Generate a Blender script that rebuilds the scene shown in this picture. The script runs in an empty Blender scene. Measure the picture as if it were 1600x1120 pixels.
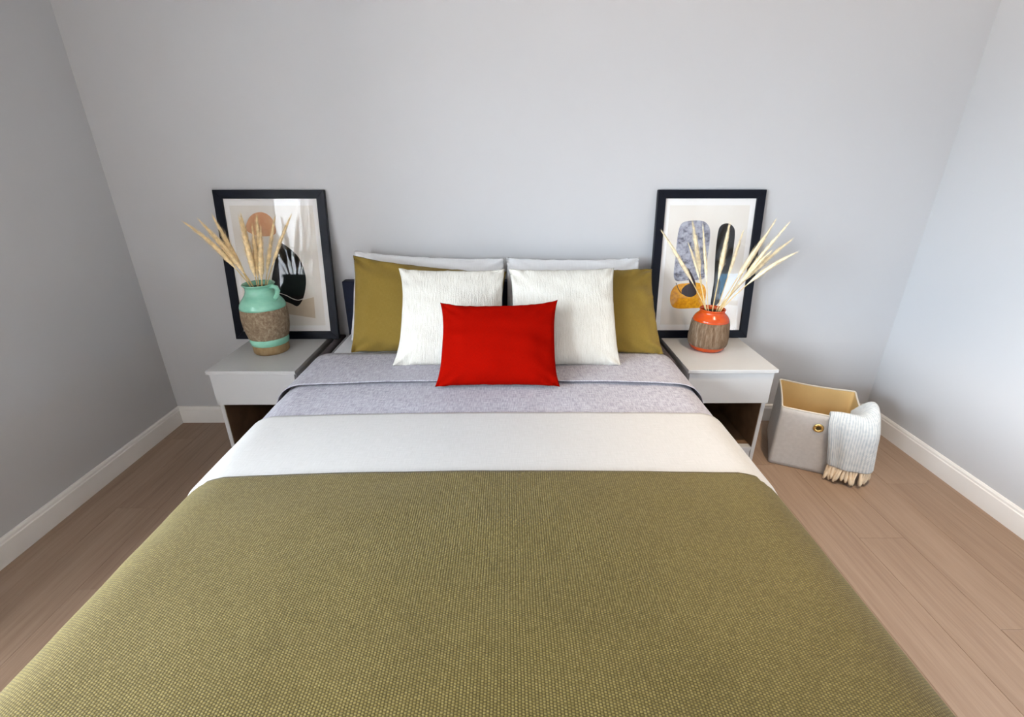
import bpy, bmesh, math, random
from mathutils import Vector, noise

S = bpy.context.scene
COL = S.collection
random.seed(7)
R = math.radians

# ------------------------------------------------------------------ camera
cam_data = bpy.data.cameras.new('camera')
cam_data.lens = 16.516
cam_data.sensor_width = 36.0
cam_data.clip_start = 0.02
cam = bpy.data.objects.new('camera', cam_data)
cam.location = (0.0, 0.0, 1.45)
cam.rotation_euler = (R(90 - 22.917), 0.0, R(-0.4248))
COL.objects.link(cam)
S.camera = cam

# ------------------------------------------------------------------ world (hazy daylight outside the windows)
W = bpy.data.worlds.new('daylight')
S.world = W
W.use_nodes = True
wn, wl = W.node_tree.nodes, W.node_tree.links
wn.clear()
w_out = wn.new('ShaderNodeOutputWorld')
w_bg = wn.new('ShaderNodeBackground')
w_tc = wn.new('ShaderNodeTexCoord')
w_sep = wn.new('ShaderNodeSeparateXYZ')
w_mr = wn.new('ShaderNodeMapRange')
w_mr.inputs['From Min'].default_value = -1.0
w_mr.inputs['From Max'].default_value = 1.0
w_ramp = wn.new('ShaderNodeValToRGB')
cr = w_ramp.color_ramp
cr.elements[0].position = 0.0
cr.elements[0].color = (0.20, 0.19, 0.18, 1)
cr.elements[1].position = 1.0
cr.elements[1].color = (0.98, 1.0, 1.0, 1)
for p, c in ((0.48, (0.52, 0.50, 0.48)), (0.495, (0.13, 0.24, 0.34)), (0.525, (0.16, 0.30, 0.42)),
             (0.545, (0.80, 0.90, 1.0)), (0.75, (0.77, 0.89, 1.02))):
    e = cr.elements.new(p)
    e.color = (*c, 1)
wl.new(w_tc.outputs['Generated'], w_sep.inputs[0])
wl.new(w_sep.outputs['Z'], w_mr.inputs['Value'])
wl.new(w_mr.outputs[0], w_ramp.inputs[0])
wl.new(w_ramp.outputs[0], w_bg.inputs['Color'])
w_bg.inputs['Strength'].default_value = 60.0
wl.new(w_bg.outputs[0], w_out.inputs[0])

S.view_settings.view_transform = 'Standard'
S.view_settings.look = 'None'
S.view_settings.gamma = 1.0
S.view_settings.use_curve_mapping = False
S.view_settings.exposure = 0.0
S.cycles.use_denoising = True
S.cycles.max_bounces = 10
S.cycles.diffuse_bounces = 6
S.cycles.transparent_max_bounces = 12
S.cycles.sample_clamp_indirect = 0.0
S.cycles.caustics_reflective = False
S.cycles.caustics_refractive = False

# room extents (metres)
XL, XR, YB, YF, ZC = -1.964, 2.143, 2.469, -2.60, 2.60
TL = 0.14   # outer wall thickness on the window side
BAY = 0.85  # depth of the unseen bay added round the rear window to cut slanting light
# windows: (axis wall, y0, y1, z0, z1)
WIN_L = [(0.06, 0.76, 0.80, 2.05), (-2.52, -0.50, 0.02, 2.45)]
WIN_R = [(-0.17, 0.46, 0.38, 1.01)]


def portal(name, x, y0, y1, z0, z1, facing):
    d = bpy.data.lights.new(name, 'AREA')
    d.shape = 'RECTANGLE'
    d.size = z1 - z0
    d.size_y = y1 - y0
    d.cycles.is_portal = True
    o = bpy.data.objects.new(name, d)
    o.location = (x, (y0 + y1) / 2, (z0 + z1) / 2)
    o.rotation_euler = (0, R(-90) if facing > 0 else R(90), 0)
    COL.objects.link(o)


portal('window_daylight', XL - TL - 0.01, *WIN_L[0], 1)
portal('window_daylight', XL - BAY - 0.01, *WIN_L[1], 1)
for w in WIN_R:
    portal('window_daylight', XR + 0.11, *w, -1)


# warm recessed downlight in the ceiling on the right hand side of the room
ld = bpy.data.lights.new('ceiling_downlight', 'SPOT')
ld.energy = 165
ld.color = (1.0, 0.80, 0.58)
ld.spot_size = R(74)
ld.spot_blend = 0.9
ld.shadow_soft_size = 0.05
lo = bpy.data.objects.new('ceiling_downlight', ld)
lo.location = (1.22, 1.28, 2.57)
COL.objects.link(lo)


# ------------------------------------------------------------------ material helpers
def new_mat(name):
    m = bpy.data.materials.new(name)
    m.use_nodes = True
    nt = m.node_tree
    b = nt.nodes['Principled BSDF']
    return m, nt, b


def N(nt, kind, **inp):
    n = nt.nodes.new(kind)
    for k, v in inp.items():
        n.inputs[k.replace('_', ' ')].default_value = v
    return n


def set_bsdf(b, rough=0.6, spec=0.4, metal=0.0, sheen=0.0, coat=0.0):
    b.inputs['Roughness'].default_value = rough
    b.inputs['Specular IOR Level'].default_value = spec
    b.inputs['Metallic'].default_value = metal
    b.inputs['Sheen Weight'].default_value = sheen
    b.inputs['Coat Weight'].default_value = coat


def coords(nt, kind='Object', scale=(1, 1, 1)):
    tc = nt.nodes.new('ShaderNodeTexCoord')
    mp = nt.nodes.new('ShaderNodeMapping')
    mp.inputs['Scale'].default_value = scale
    nt.links.new(tc.outputs[kind], mp.inputs['Vector'])
    return mp.outputs[0]


def noise_node(nt, vec, scale=10, detail=3, rough=0.5):
    n = nt.nodes.new('ShaderNodeTexNoise')
    n.inputs['Scale'].default_value = scale
    n.inputs['Detail'].default_value = detail
    n.inputs['Roughness'].default_value = rough
    nt.links.new(vec, n.inputs['Vector'])
    return n.outputs['Fac']


def ramp(nt, fac, stops):
    r = nt.nodes.new('ShaderNodeValToRGB')
    e = r.color_ramp.elements
    e[0].position, e[0].color = stops[0][0], (*stops[0][1], 1)
    e[1].position, e[1].color = stops[-1][0], (*stops[-1][1], 1)
    for p, c in stops[1:-1]:
        x = e.new(p)
        x.color = (*c, 1)
    nt.links.new(fac, r.inputs[0])
    return r.outputs[0]


def bump(nt, b, height, strength=0.3, dist=0.002):
    n = nt.nodes.new('ShaderNodeBump')
    n.inputs['Strength'].default_value = strength
    n.inputs['Distance'].default_value = dist
    nt.links.new(height, n.inputs['Height'])
    nt.links.new(n.outputs[0], b.inputs['Normal'])


def math_node(nt, op, a, b=None):
    n = nt.nodes.new('ShaderNodeMath')
    n.operation = op
    for i, v in enumerate((a, b)):
        if v is None:
            continue
        if isinstance(v, (int, float)):
            n.inputs[i].default_value = v
        else:
            nt.links.new(v, n.inputs[i])
    return n.outputs[0]


def plain(name, col, rough=0.5, spec=0.4, metal=0.0, var=0.04, scale=6.0, bump_s=0.0, bump_scale=200, sheen=0.0, coat=0.0):
    m, nt, b = new_mat(name)
    set_bsdf(b, rough, spec, metal, sheen, coat)
    v = coords(nt)
    f = noise_node(nt, v, scale, 4)
    lo = tuple(max(0, c * (1 - var)) for c in col)
    hi = tuple(min(1, c * (1 + var)) for c in col)
    nt.links.new(ramp(nt, f, [(0.3, lo), (0.7, hi)]), b.inputs['Base Color'])
    if bump_s:
        bump(nt, b, noise_node(nt, v, bump_scale, 3), bump_s, 0.001)
    return m


def woven(name, lo, hi, pu=900.0, pv=900.0, streak=(40, 400), var_scale=3.0, bump_s=0.25, sheen=0.15, kind='UV', rough=0.9, spec=0.2, spread=0.14):
    """cloth: heathered streaks plus a fine over-under weave, in metres of cloth"""
    m, nt, b = new_mat(name)
    set_bsdf(b, rough, spec, 0, sheen)
    v1 = coords(nt, kind, (streak[0], streak[1], streak[0]))
    v2 = coords(nt, kind, (streak[1], streak[0], streak[0]))
    f1 = noise_node(nt, v1, 1.0, 2)
    f2 = noise_node(nt, v2, 1.0, 2)
    s = math_node(nt, 'MULTIPLY', math_node(nt, 'ADD', f1, f2), 0.5)
    nt.links.new(ramp(nt, s, [(0.5 - spread, lo), (0.5 + spread, hi)]), b.inputs['Base Color'])
    bump(nt, b, s, bump_s, 0.0015)
    return m


# ------------------------------------------------------------------ materials
M = {}
M['wall'] = plain('wall_paint', (0.50, 0.497, 0.50), 0.75, 0.2, var=0.012, scale=1.5, bump_s=0.03, bump_scale=160)
M['ceiling'] = plain('ceiling_paint', (0.52, 0.51, 0.50), 0.85, 0.1, var=0.01)
M['walnut'] = plain('walnut_board', (0.15, 0.090, 0.050), 0.6, 0.25, var=0.25, scale=12)
M['trim'] = plain('trim_gloss_paint', (0.79, 0.765, 0.73), 0.35, 0.45, var=0.015)
M['white_lacquer'] = plain('white_lacquer', (0.455, 0.455, 0.45), 0.35, 0.45, var=0.01)
M['window_frame'] = plain('window_frame_white', (0.8, 0.8, 0.8), 0.3, 0.5, var=0.01)
M['subfloor'] = plain('subfloor_dark', (0.10, 0.07, 0.05), 0.9, 0.1)


def floor_mat():
    m, nt, b = new_mat('oak_floor')
    set_bsdf(b, 0.42, 0.35)
    oi = nt.nodes.new('ShaderNodeObjectInfo')
    tc = nt.nodes.new('ShaderNodeTexCoord')
    comb = nt.nodes.new('ShaderNodeCombineXYZ')
    nt.links.new(math_node(nt, 'MULTIPLY', oi.outputs['Random'], 37.0), comb.inputs[0])
    nt.links.new(math_node(nt, 'MULTIPLY', oi.outputs['Random'], 91.0), comb.inputs[1])
    add = nt.nodes.new('ShaderNodeVectorMath')
    add.operation = 'ADD'
    nt.links.new(tc.outputs['Object'], add.inputs[0])
    nt.links.new(comb.outputs[0], add.inputs[1])
    mp = nt.nodes.new('ShaderNodeMapping')
    mp.inputs['Scale'].default_value = (55, 2.2, 1)
    nt.links.new(add.outputs[0], mp.inputs[0])
    mp2 = nt.nodes.new('ShaderNodeMapping')
    mp2.inputs['Scale'].default_value = (220, 7, 1)
    nt.links.new(add.outputs[0], mp2.inputs[0])
    mp3 = nt.nodes.new('ShaderNodeMapping')
    mp3.inputs['Scale'].default_value = (14, 0.9, 1)
    nt.links.new(add.outputs[0], mp3.inputs[0])
    n1 = noise_node(nt, mp.outputs[0], 1.0, 4, 0.6)
    n2 = noise_node(nt, mp2.outputs[0], 1.0, 2, 0.5)
    n3 = noise_node(nt, mp3.outputs[0], 1.0, 3, 0.5)
    s = math_node(nt, 'ADD', math_node(nt, 'MULTIPLY', n1, 0.42), math_node(nt, 'MULTIPLY', n2, 0.23))
    s = math_node(nt, 'ADD', s, math_node(nt, 'MULTIPLY', n3, 0.35))
    s = math_node(nt, 'ADD', s, math_node(nt, 'MULTIPLY', math_node(nt, 'SUBTRACT', oi.outputs['Random'], 0.5), 0.10))
    c = ramp(nt, s, [(0.30, (0.215, 0.140, 0.094)), (0.5, (0.290, 0.200, 0.140)), (0.70, (0.355, 0.255, 0.186))])
    nt.links.new(c, b.inputs['Base Color'])
    bump(nt, b, s, 0.12, 0.001)
    return m


M['floor'] = floor_mat()


def knit_mat(name, lo, mid, hi, pu=0.0058, pv=0.0048):
    m, nt, b = new_mat(name)
    set_bsdf(b, 0.92, 0.15, 0, 0.12)
    tc = nt.nodes.new('ShaderNodeTexCoord')
    sep = nt.nodes.new('ShaderNodeSeparateXYZ')
    nt.links.new(tc.outputs['UV'], sep.inputs[0])
    wob = noise_node(nt, coords(nt, 'UV', (60, 60, 1)), 1.0, 2)
    u = math_node(nt, 'ADD', math_node(nt, 'DIVIDE', sep.outputs[0], pu), math_node(nt, 'MULTIPLY', wob, 0.35))
    colm = math_node(nt, 'MULTIPLY', math_node(nt, 'FLOOR', u), 0.5)
    v = math_node(nt, 'ADD', math_node(nt, 'ADD', math_node(nt, 'DIVIDE', sep.outputs[1], pv), colm), math_node(nt, 'MULTIPLY', wob, 0.5))
    su = math_node(nt, 'SINE', math_node(nt, 'MULTIPLY', math_node(nt, 'FRACT', u), math.pi))
    sv = math_node(nt, 'SINE', math_node(nt, 'MULTIPLY', math_node(nt, 'FRACT', v), math.pi))
    h = math_node(nt, 'MULTIPLY', math_node(nt, 'POWER', su, 0.6), math_node(nt, 'POWER', sv, 0.7))
    cell = nt.nodes.new('ShaderNodeCombineXYZ')
    nt.links.new(math_node(nt, 'FLOOR', u), cell.inputs[0])
    nt.links.new(math_node(nt, 'FLOOR', v), cell.inputs[1])
    wn_ = nt.nodes.new('ShaderNodeTexWhiteNoise')
    wn_.noise_dimensions = '2D'
    nt.links.new(cell.outputs[0], wn_.inputs['Vector'])
    h = math_node(nt, 'MULTIPLY', h, math_node(nt, 'ADD', math_node(nt, 'MULTIPLY', wn_.outputs['Value'], 0.45), 0.68))
    big = noise_node(nt, coords(nt, 'UV', (5, 5, 1)), 1.0, 3)
    fine = noise_node(nt, coords(nt, 'UV', (260, 260, 1)), 1.0, 2)
    t = math_node(nt, 'ADD', math_node(nt, 'MULTIPLY', h, 0.75),
                  math_node(nt, 'ADD', math_node(nt, 'MULTIPLY', big, 0.16), math_node(nt, 'MULTIPLY', fine, 0.22)))
    nt.links.new(ramp(nt, t, [(0.25, lo), (0.62, mid), (0.98, hi)]), b.inputs['Base Color'])  # gaps between stitches darkened in the colour, painting in their recess shade
    bump(nt, b, h, 0.6, 0.002)
    return m


M['knit'] = knit_mat('olive_knit', (0.054, 0.038, 0.005), (0.124, 0.091, 0.022), (0.192, 0.148, 0.045))
M['linen_grey'] = woven('grey_linen', (0.245, 0.232, 0.265), (0.445, 0.43, 0.47), streak=(30, 330), spread=0.10, bump_s=0.35)
M['cream_linen'] = woven('cream_linen', (0.41, 0.392, 0.37), (0.465, 0.45, 0.43), streak=(25, 500), bump_s=0.15)
M['sheet'] = woven('white_sheet', (0.52, 0.53, 0.55), (0.60, 0.60, 0.61), streak=(20, 200), bump_s=0.1)
M['pillow_white'] = woven('white_cotton', (0.60, 0.595, 0.595), (0.65, 0.645, 0.645), streak=(20, 300), bump_s=0.08)
M['pillow_olive'] = woven('olive_cotton', (0.168, 0.107, 0.016), (0.205, 0.135, 0.025), streak=(60, 800), bump_s=0.12, sheen=0.1)
M['cushion_red'] = woven('red_cotton', (0.205, 0.0018, 0.0005), (0.26, 0.003, 0.0007), streak=(120, 700), bump_s=0.3, sheen=0.0, spec=0.01)
M['mattress'] = woven('mattress_grey', (0.10, 0.09, 0.10), (0.16, 0.145, 0.155), streak=(60, 300))
M['velvet'] = plain('navy_velvet', (0.005, 0.008, 0.022), 0.7, 0.2, var=0.2, scale=30, sheen=0.06)
M['rail_fabric'] = plain('charcoal_upholstery', (0.075, 0.062, 0.065), 0.9, 0.15, var=0.2, scale=60, bump_s=0.2, bump_scale=400)


def crinkle_mat():
    """cream cushion cover with fine vertical crimped pleats"""
    m, nt, b = new_mat('cream_crinkle')
    set_bsdf(b, 0.9, 0.15, 0, 0.1)
    v = coords(nt, 'UV', (150, 22, 1))
    n1 = noise_node(nt, v, 1.0, 3, 0.6)
    n2 = noise_node(nt, coords(nt, 'UV', (300, 200, 1)), 1.0, 2)
    s = math_node(nt, 'ADD', math_node(nt, 'MULTIPLY', n1, 0.75), math_node(nt, 'MULTIPLY', n2, 0.25))
    nt.links.new(ramp(nt, s, [(0.32, (0.54, 0.51, 0.445)), (0.6, (0.60, 0.578, 0.52))]), b.inputs['Base Color'])
    bump(nt, b, s, 0.8, 0.006)
    return m


M['crinkle'] = crinkle_mat()
M['frame_black'] = plain('black_frame_lacquer', (0.004, 0.005, 0.010), 0.35, 0.14, var=0.2, scale=40)
M['mat_board'] = plain('mat_board', (0.80, 0.775, 0.75), 0.8, 0.1, var=0.01)
M['backing'] = plain('frame_backing_board', (0.25, 0.17, 0.1), 0.8, 0.1)


def paper_mat():
    m, nt, b = new_mat('print_paper')
    set_bsdf(b, 0.8, 0.1)
    f = noise_node(nt, coords(nt, 'Object', (5, 5, 5)), 1.0, 4)
    nt.links.new(ramp(nt, f, [(0.35, (0.70, 0.645, 0.575)), (0.65, (0.755, 0.715, 0.655))]), b.inputs['Base Color'])
    return m


M['paper'] = paper_mat()


def ink(name, stops, scale=60, detail=4):
    m, nt, b = new_mat(name)
    set_bsdf(b, 0.7, 0.15)
    f = noise_node(nt, coords(nt), scale, detail, 0.65)
    nt.links.new(ramp(nt, f, stops), b.inputs['Base Color'])
    return m


M['ink_peach'] = ink('ink_peach', [(0.35, (0.58, 0.28, 0.14)), (0.65, (0.66, 0.37, 0.21))], 14)
M['ink_black'] = ink('ink_black', [(0.35, (0.002, 0.002, 0.004)), (0.7, (0.012, 0.012, 0.014))], 40)
M['ink_cream'] = ink('ink_cream', [(0.3, (0.7, 0.66, 0.6)), (0.7, (0.76, 0.72, 0.66))], 20)
M['ink_tan'] = ink('ink_tan', [(0.3, (0.52, 0.42, 0.31)), (0.7, (0.60, 0.50, 0.38))], 10)
M['ink_grey'] = ink('ink_grey', [(0.36, (0.085, 0.085, 0.11)), (0.48, (0.27, 0.27, 0.32)), (0.62, (0.42, 0.42, 0.48))], 45, 6)
M['ink_ochre'] = ink('ink_ochre', [(0.34, (0.58, 0.21, 0.006)), (0.6, (0.78, 0.37, 0.010))], 70, 5)
M['ink_plum'] = ink('ink_plum', [(0.3, (0.007, 0.002, 0.004)), (0.7, (0.024, 0.006, 0.010))], 50)


def glass_mat(name='pane_glass', tint=(1, 1, 1), ior=1.5):
    m = bpy.data.materials.new(name)
    m.use_nodes = True
    nt = m.node_tree
    nt.nodes.clear()
    out = nt.nodes.new('ShaderNodeOutputMaterial')
    mix = nt.nodes.new('ShaderNodeMixShader')
    tr = nt.nodes.new('ShaderNodeBsdfTransparent')
    tr.inputs[0].default_value = (*tint, 1)
    gl = nt.nodes.new('ShaderNodeBsdfGlossy')
    gl.inputs['Roughness'].default_value = 0.0
    fr = nt.nodes.new('ShaderNodeFresnel')
    geo = nt.nodes.new('ShaderNodeNewGeometry')
    mr = nt.nodes.new('ShaderNodeMapRange')       # same reflectance from both faces of the sheet
    mr.inputs['To Min'].default_value = ior
    mr.inputs['To Max'].default_value = 1.0 / ior
    nt.links.new(geo.outputs['Backfacing'], mr.inputs['Value'])
    nt.links.new(mr.outputs[0], fr.inputs['IOR'])
    nt.links.new(fr.outputs[0], mix.inputs[0])
    nt.links.new(tr.outputs[0], mix.inputs[1])
    nt.links.new(gl.outputs[0], mix.inputs[2])
    nt.links.new(mix.outputs[0], out.inputs[0])
    return m


M['glass'] = glass_mat()
M['picture_glass'] = glass_mat('picture_glass', (1, 1, 1), 1.37)
M['glass_tinted'] = glass_mat('tinted_glass', (0.62, 0.65, 0.68))


def glaze(name, lo, hi):
    m, nt, b = new_mat(name)
    set_bsdf(b, 0.2, 0.4, 0, 0, 0.2)
    b.inputs['Coat Roughness'].default_value = 0.1
    f = noise_node(nt, coords(nt, 'Object', (12, 12, 30)), 1.0, 4)
    nt.links.new(ramp(nt, f, [(0.35, lo), (0.65, hi)]), b.inputs['Base Color'])
    return m


M['glaze_teal'] = glaze('teal_glaze', (0.19, 0.46, 0.33), (0.28, 0.58, 0.43))
M['glaze_orange'] = glaze('orange_glaze', (0.36, 0.036, 0.004), (0.48, 0.065, 0.007))


def stoneware(name, lo, mid, hi, sc=70, zs=0.8):
    m, nt, b = new_mat(name)
    set_bsdf(b, 0.85, 0.2)
    f = noise_node(nt, coords(nt, 'Object', (sc, sc, sc * zs)), 1.0, 5, 0.7)
    nt.links.new(ramp(nt, f, [(0.3, lo), (0.5, mid), (0.7, hi)]), b.inputs['Base Color'])
    bump(nt, b, f, 0.8, 0.006)
    return m


M['stone_left'] = stoneware('rough_stoneware', (0.15, 0.095, 0.055), (0.25, 0.18, 0.115), (0.38, 0.31, 0.21))
M['stone_right'] = stoneware('combed_stoneware', (0.085, 0.045, 0.022), (0.155, 0.100, 0.060), (0.245, 0.180, 0.125), 110, 0.12)
M['clay'] = stoneware('bare_clay', (0.22, 0.14, 0.065), (0.28, 0.185, 0.09), (0.33, 0.23, 0.12), 25)
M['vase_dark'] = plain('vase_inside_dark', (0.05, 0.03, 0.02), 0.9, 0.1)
M['plume'] = plain('straw_plume', (0.84, 0.65, 0.37), 0.9, 0.1, var=0.22, scale=60, sheen=0.2)
M['plume_pale'] = plain('pale_plume', (0.86, 0.73, 0.51), 0.9, 0.1, var=0.22, scale=60, sheen=0.2)
M['stalk'] = plain('dry_stalk', (0.62, 0.46, 0.22), 0.7, 0.2, var=0.15, scale=40)
M['felt'] = plain('grey_felt', (0.52, 0.50, 0.48), 0.95, 0.1, var=0.05, scale=60, bump_s=0.25, bump_scale=500)
M['lining'] = plain('tan_lining', (0.62, 0.44, 0.20), 0.8, 0.15, var=0.06, scale=8)
M['brass'] = plain('brass', (0.80, 0.58, 0.22), 0.22, 0.5, 1.0, var=0.05)
M['hole_shade'] = plain('grommet_dark', (0.06, 0.04, 0.015), 0.8, 0.1)


def throw_mat():
    m, nt, b = new_mat('pale_blue_throw')
    set_bsdf(b, 0.95, 0.1, 0, 0.2)
    tc = nt.nodes.new('ShaderNodeTexCoord')
    sep = nt.nodes.new('ShaderNodeSeparateXYZ')
    nt.links.new(tc.outputs['UV'], sep.inputs[0])
    u = math_node(nt, 'MULTIPLY', sep.outputs[0], 2 * math.pi / 0.0095)
    v = math_node(nt, 'MULTIPLY', sep.outputs[1], 2 * math.pi / 0.007)
    h = math_node(nt, 'ADD', math_node(nt, 'MULTIPLY', math_node(nt, 'SINE', u), 0.3),
                  math_node(nt, 'MULTIPLY', math_node(nt, 'SINE', math_node(nt, 'ADD', v, u)), 0.2))
    f = noise_node(nt, coords(nt, 'UV', (90, 60, 1)), 1.0, 3)
    t = math_node(nt, 'ADD', math_node(nt, 'ADD', math_node(nt, 'MULTIPLY', h, 0.55), 0.1), math_node(nt, 'MULTIPLY', f, 0.8))
    nt.links.new(ramp(nt, t, [(0.2, (0.37, 0.43, 0.48)), (0.5, (0.55, 0.59, 0.61)), (0.8, (0.70, 0.71, 0.70))]), b.inputs['Base Color'])
    bump(nt, b, t, 0.6, 0.003)
    return m


M['throw'] = throw_mat()
M['fringe'] = plain('cream_fringe', (0.78, 0.65, 0.48), 0.95, 0.1, var=0.12, scale=60, bump_s=0.4, bump_scale=300)


# ------------------------------------------------------------------ mesh helpers
class MB:
    def __init__(self):
        self.v, self.f, self.uv = [], [], []
        self.smooth = True

    def vert(self, p, uv=None):
        self.v.append(tuple(p))
        self.uv.append(uv if uv else (p[0], p[1]))
        return len(self.v) - 1

    def box(self, x0, x1, y0, y1, z0, z1):
        i = len(self.v)
        for z in (z0, z1):
            for y in (y0, y1):
                for x in (x0, x1):
                    self.vert((x, y, z))
        for q in ((0, 2, 3, 1), (4, 5, 7, 6), (0, 1, 5, 4), (2, 6, 7, 3), (0, 4, 6, 2), (1, 3, 7, 5)):
            self.f.append(tuple(i + k for k in q))
        return self

    def grid(self, rows, uvs=None, close_u=False, flip=False):
        i = len(self.v)
        nr, nc = len(rows), len(rows[0])
        for a, row in enumerate(rows):
            for b, p in enumerate(row):
                self.vert(p, uvs[a][b] if uvs else None)
        for a in range(nr - 1):
            for b in range(nc if close_u else nc - 1):
                b2 = (b + 1) % nc
                q = (i + a * nc + b, i + a * nc + b2, i + (a + 1) * nc + b2, i + (a + 1) * nc + b)
                self.f.append(q[::-1] if flip else q)
        return self

    def tube(self, pts, radii, seg=8, cap=True):
        pts = [Vector(p) for p in pts]
        rows, up = [], Vector((0.13, 0.27, 0.95)).normalized()
        for k, p in enumerate(pts):
            t = (pts[min(k + 1, len(pts) - 1)] - pts[max(k - 1, 0)]).normalized()
            a = t.cross(up)
            if a.length < 1e-3:
                a = t.cross(Vector((1, 0, 0)))
            a.normalize()
            b = t.cross(a)
            r = radii[k] if isinstance(radii, (list, tuple)) else radii
            rows.append([p + a * (r * math.cos(2 * math.pi * s / seg)) + b * (r * math.sin(2 * math.pi * s / seg)) for s in range(seg)])
        i = len(self.v)
        self.grid(rows, close_u=True, flip=True)
        if cap:
            self.f.append(tuple(i + s for s in range(seg)))
            j = i + (len(pts) - 1) * seg
            self.f.append(tuple(j + s for s in reversed(range(seg))))
        return self

    def lathe(self, c, prof, seg=40, wob=0.0):
        rows = []
        for (r, z) in prof:
            row = []
            for s in range(seg):
                a = 2 * math.pi * s / seg
                rr = r
                if wob:
                    rr += wob * noise.noise(Vector((math.cos(a) * 4, math.sin(a) * 4, z * 45)))
                row.append((c[0] + rr * math.cos(a), c[1] + rr * math.sin(a), z))
            rows.append(row)
        i = len(self.v)
        self.grid(rows, close_u=True)
        return self


def obj(name, mb, mat, parent=None, smooth=True, local=False, bevel=0.0, solid=0.0, bev_seg=2, solid_off=-1.0):
    me = bpy.data.meshes.new(name)
    off = Vector((0, 0, 0))
    if parent is not None and not local:
        off = parent.get('_o') and Vector(parent['_o']) or Vector((0, 0, 0))
    vs = [tuple(Vector(p) - off) for p in mb.v]
    me.from_pydata(vs, [], mb.f)
    uvl = me.uv_layers.new(name='UVMap')
    for lp in me.loops:
        uvl.data[lp.index].uv = mb.uv[lp.vertex_index]
    me.materials.append(mat)
    if smooth:
        for p in me.polygons:
            p.use_smooth = True
    me.update()
    o = bpy.data.objects.new(name, me)
    COL.objects.link(o)
    if parent is not None:
        o.parent = parent
        if not local:
            o['_o'] = tuple(off)
    if bevel:
        m = o.modifiers.new('bevel', 'BEVEL')
        m.width = bevel
        m.segments = bev_seg
        m.limit_method = 'ANGLE'
        m.angle_limit = R(40)
    if solid:
        m = o.modifiers.new('solidify', 'SOLIDIFY')
        m.thickness = solid
        m.offset = solid_off
    return o


def thing(name, label, cat, loc, group=None, rot=(0, 0, 0)):
    o = bpy.data.objects.new(name, None)
    o.empty_display_size = 0.05
    o.location = loc
    o.rotation_euler = rot
    COL.objects.link(o)
    o['_o'] = tuple(loc)
    tag(o, label, cat, group)
    return o


def tag(o, label, cat, group=None):
    o['label'] = label
    o['category'] = cat
    if group:
        o['group'] = group
    return o


def struct(name, mb, mat, parent=None, **k):
    o = obj(name, mb, mat, parent, smooth=False, **k)
    o['kind'] = 'structure'
    return o


def bez(p0, p1, p2, n):
    p0, p1, p2 = Vector(p0), Vector(p1), Vector(p2)
    return [p0 * (1 - t) ** 2 + p1 * (2 * t * (1 - t)) + p2 * t * t for t in [k / (n - 1) for k in range(n)]]


def smooth01(x):
    x = max(0.0, min(1.0, x))
    return x * x * (3 - 2 * x)


# ------------------------------------------------------------------ room shell
fl = struct('floor', MB().box(XL - 0.26, XR + 0.1, YF - 0.1, YB + 0.1, -0.09, -0.012), M['subfloor'])
PW, PL = 0.19, 1.22
plank_mesh_cache = {}


def plank(x0, x1, y0, y1):
    key = (round(x1 - x0, 4), round(y1 - y0, 4))
    if key not in plank_mesh_cache:
        hx, hy = key[0] / 2 - 0.00025, key[1] / 2 - 0.00025
        c = 0.0009
        mb = MB()
        lo = [(-hx, -hy, -0.012), (hx, -hy, -0.012), (hx, hy, -0.012), (-hx, hy, -0.012)]
        mi = [(-hx, -hy, -c), (hx, -hy, -c), (hx, hy, -c), (-hx, hy, -c)]
        hi = [(-hx + c, -hy + c, 0), (hx - c, -hy + c, 0), (hx - c, hy - c, 0), (-hx + c, hy - c, 0)]
        for ring in (lo, mi, hi):
            for p in ring:
                mb.vert(p)
        for r in (0, 4):
            for k in range(4):
                mb.f.append((r + k, r + (k + 1) % 4, r + 4 + (k + 1) % 4, r + 4 + k))
        mb.f.append((8, 9, 10, 11))
        me = bpy.data.meshes.new('plank')
        me.from_pydata(mb.v, [], mb.f)
        me.materials.append(M['floor'])
        plank_mesh_cache[key] = me
    o = bpy.data.objects.new('plank', plank_mesh_cache[key])
    o.location = ((x0 + x1) / 2, (y0 + y1) / 2, 0)
    o.parent = fl
    COL.objects.link(o)


x = XL
row = 0
offs = [0.0, 0.47, 0.83, 0.22, 0.64, 0.98, 0.35]
while x < XR - 0.01:
    x1 = min(x + PW, XR)
    y = YF - offs[row % 7] * PL
    while y < YB:
        a, b_ = max(y, YF), min(y + PL, YB)
        if b_ - a > 0.02:
            plank(x, x1, a, b_)
        y += PL
    x = x1
    row += 1

T = 0.10
struct('wall_back', MB().box(XL - T, XR + T, YB, YB + T, -0.09, ZC), M['wall'])
struct('wall_front', MB().box(XL - T, XR + T, YF - T, YF, -0.09, ZC), M['wall'])
struct('ceiling', MB().box(XL - T, XR + T, YF - T, YB + T, ZC, ZC + 0.1), M['ceiling'])


def side_wall(name, x0, x1, wins):
    mb = MB()
    ys = sorted({YF, YB} | {w[0] for w in wins} | {w[1] for w in wins})
    for a, b_ in zip(ys[:-1], ys[1:]):
        hit = [w for w in wins if w[0] <= a + 1e-6 and w[1] >= b_ - 1e-6]
        if hit:
            w = hit[0]
            mb.box(x0, x1, a, b_, -0.09, w[2])
            mb.box(x0, x1, a, b_, w[3], ZC)
        else:
            mb.box(x0, x1, a, b_, -0.09, ZC)
    return struct(name, mb, M['wall'])


side_wall('wall_left', XL - TL, XL, WIN_L)
side_wall('wall_right', XR, XR + T, WIN_R)


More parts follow.
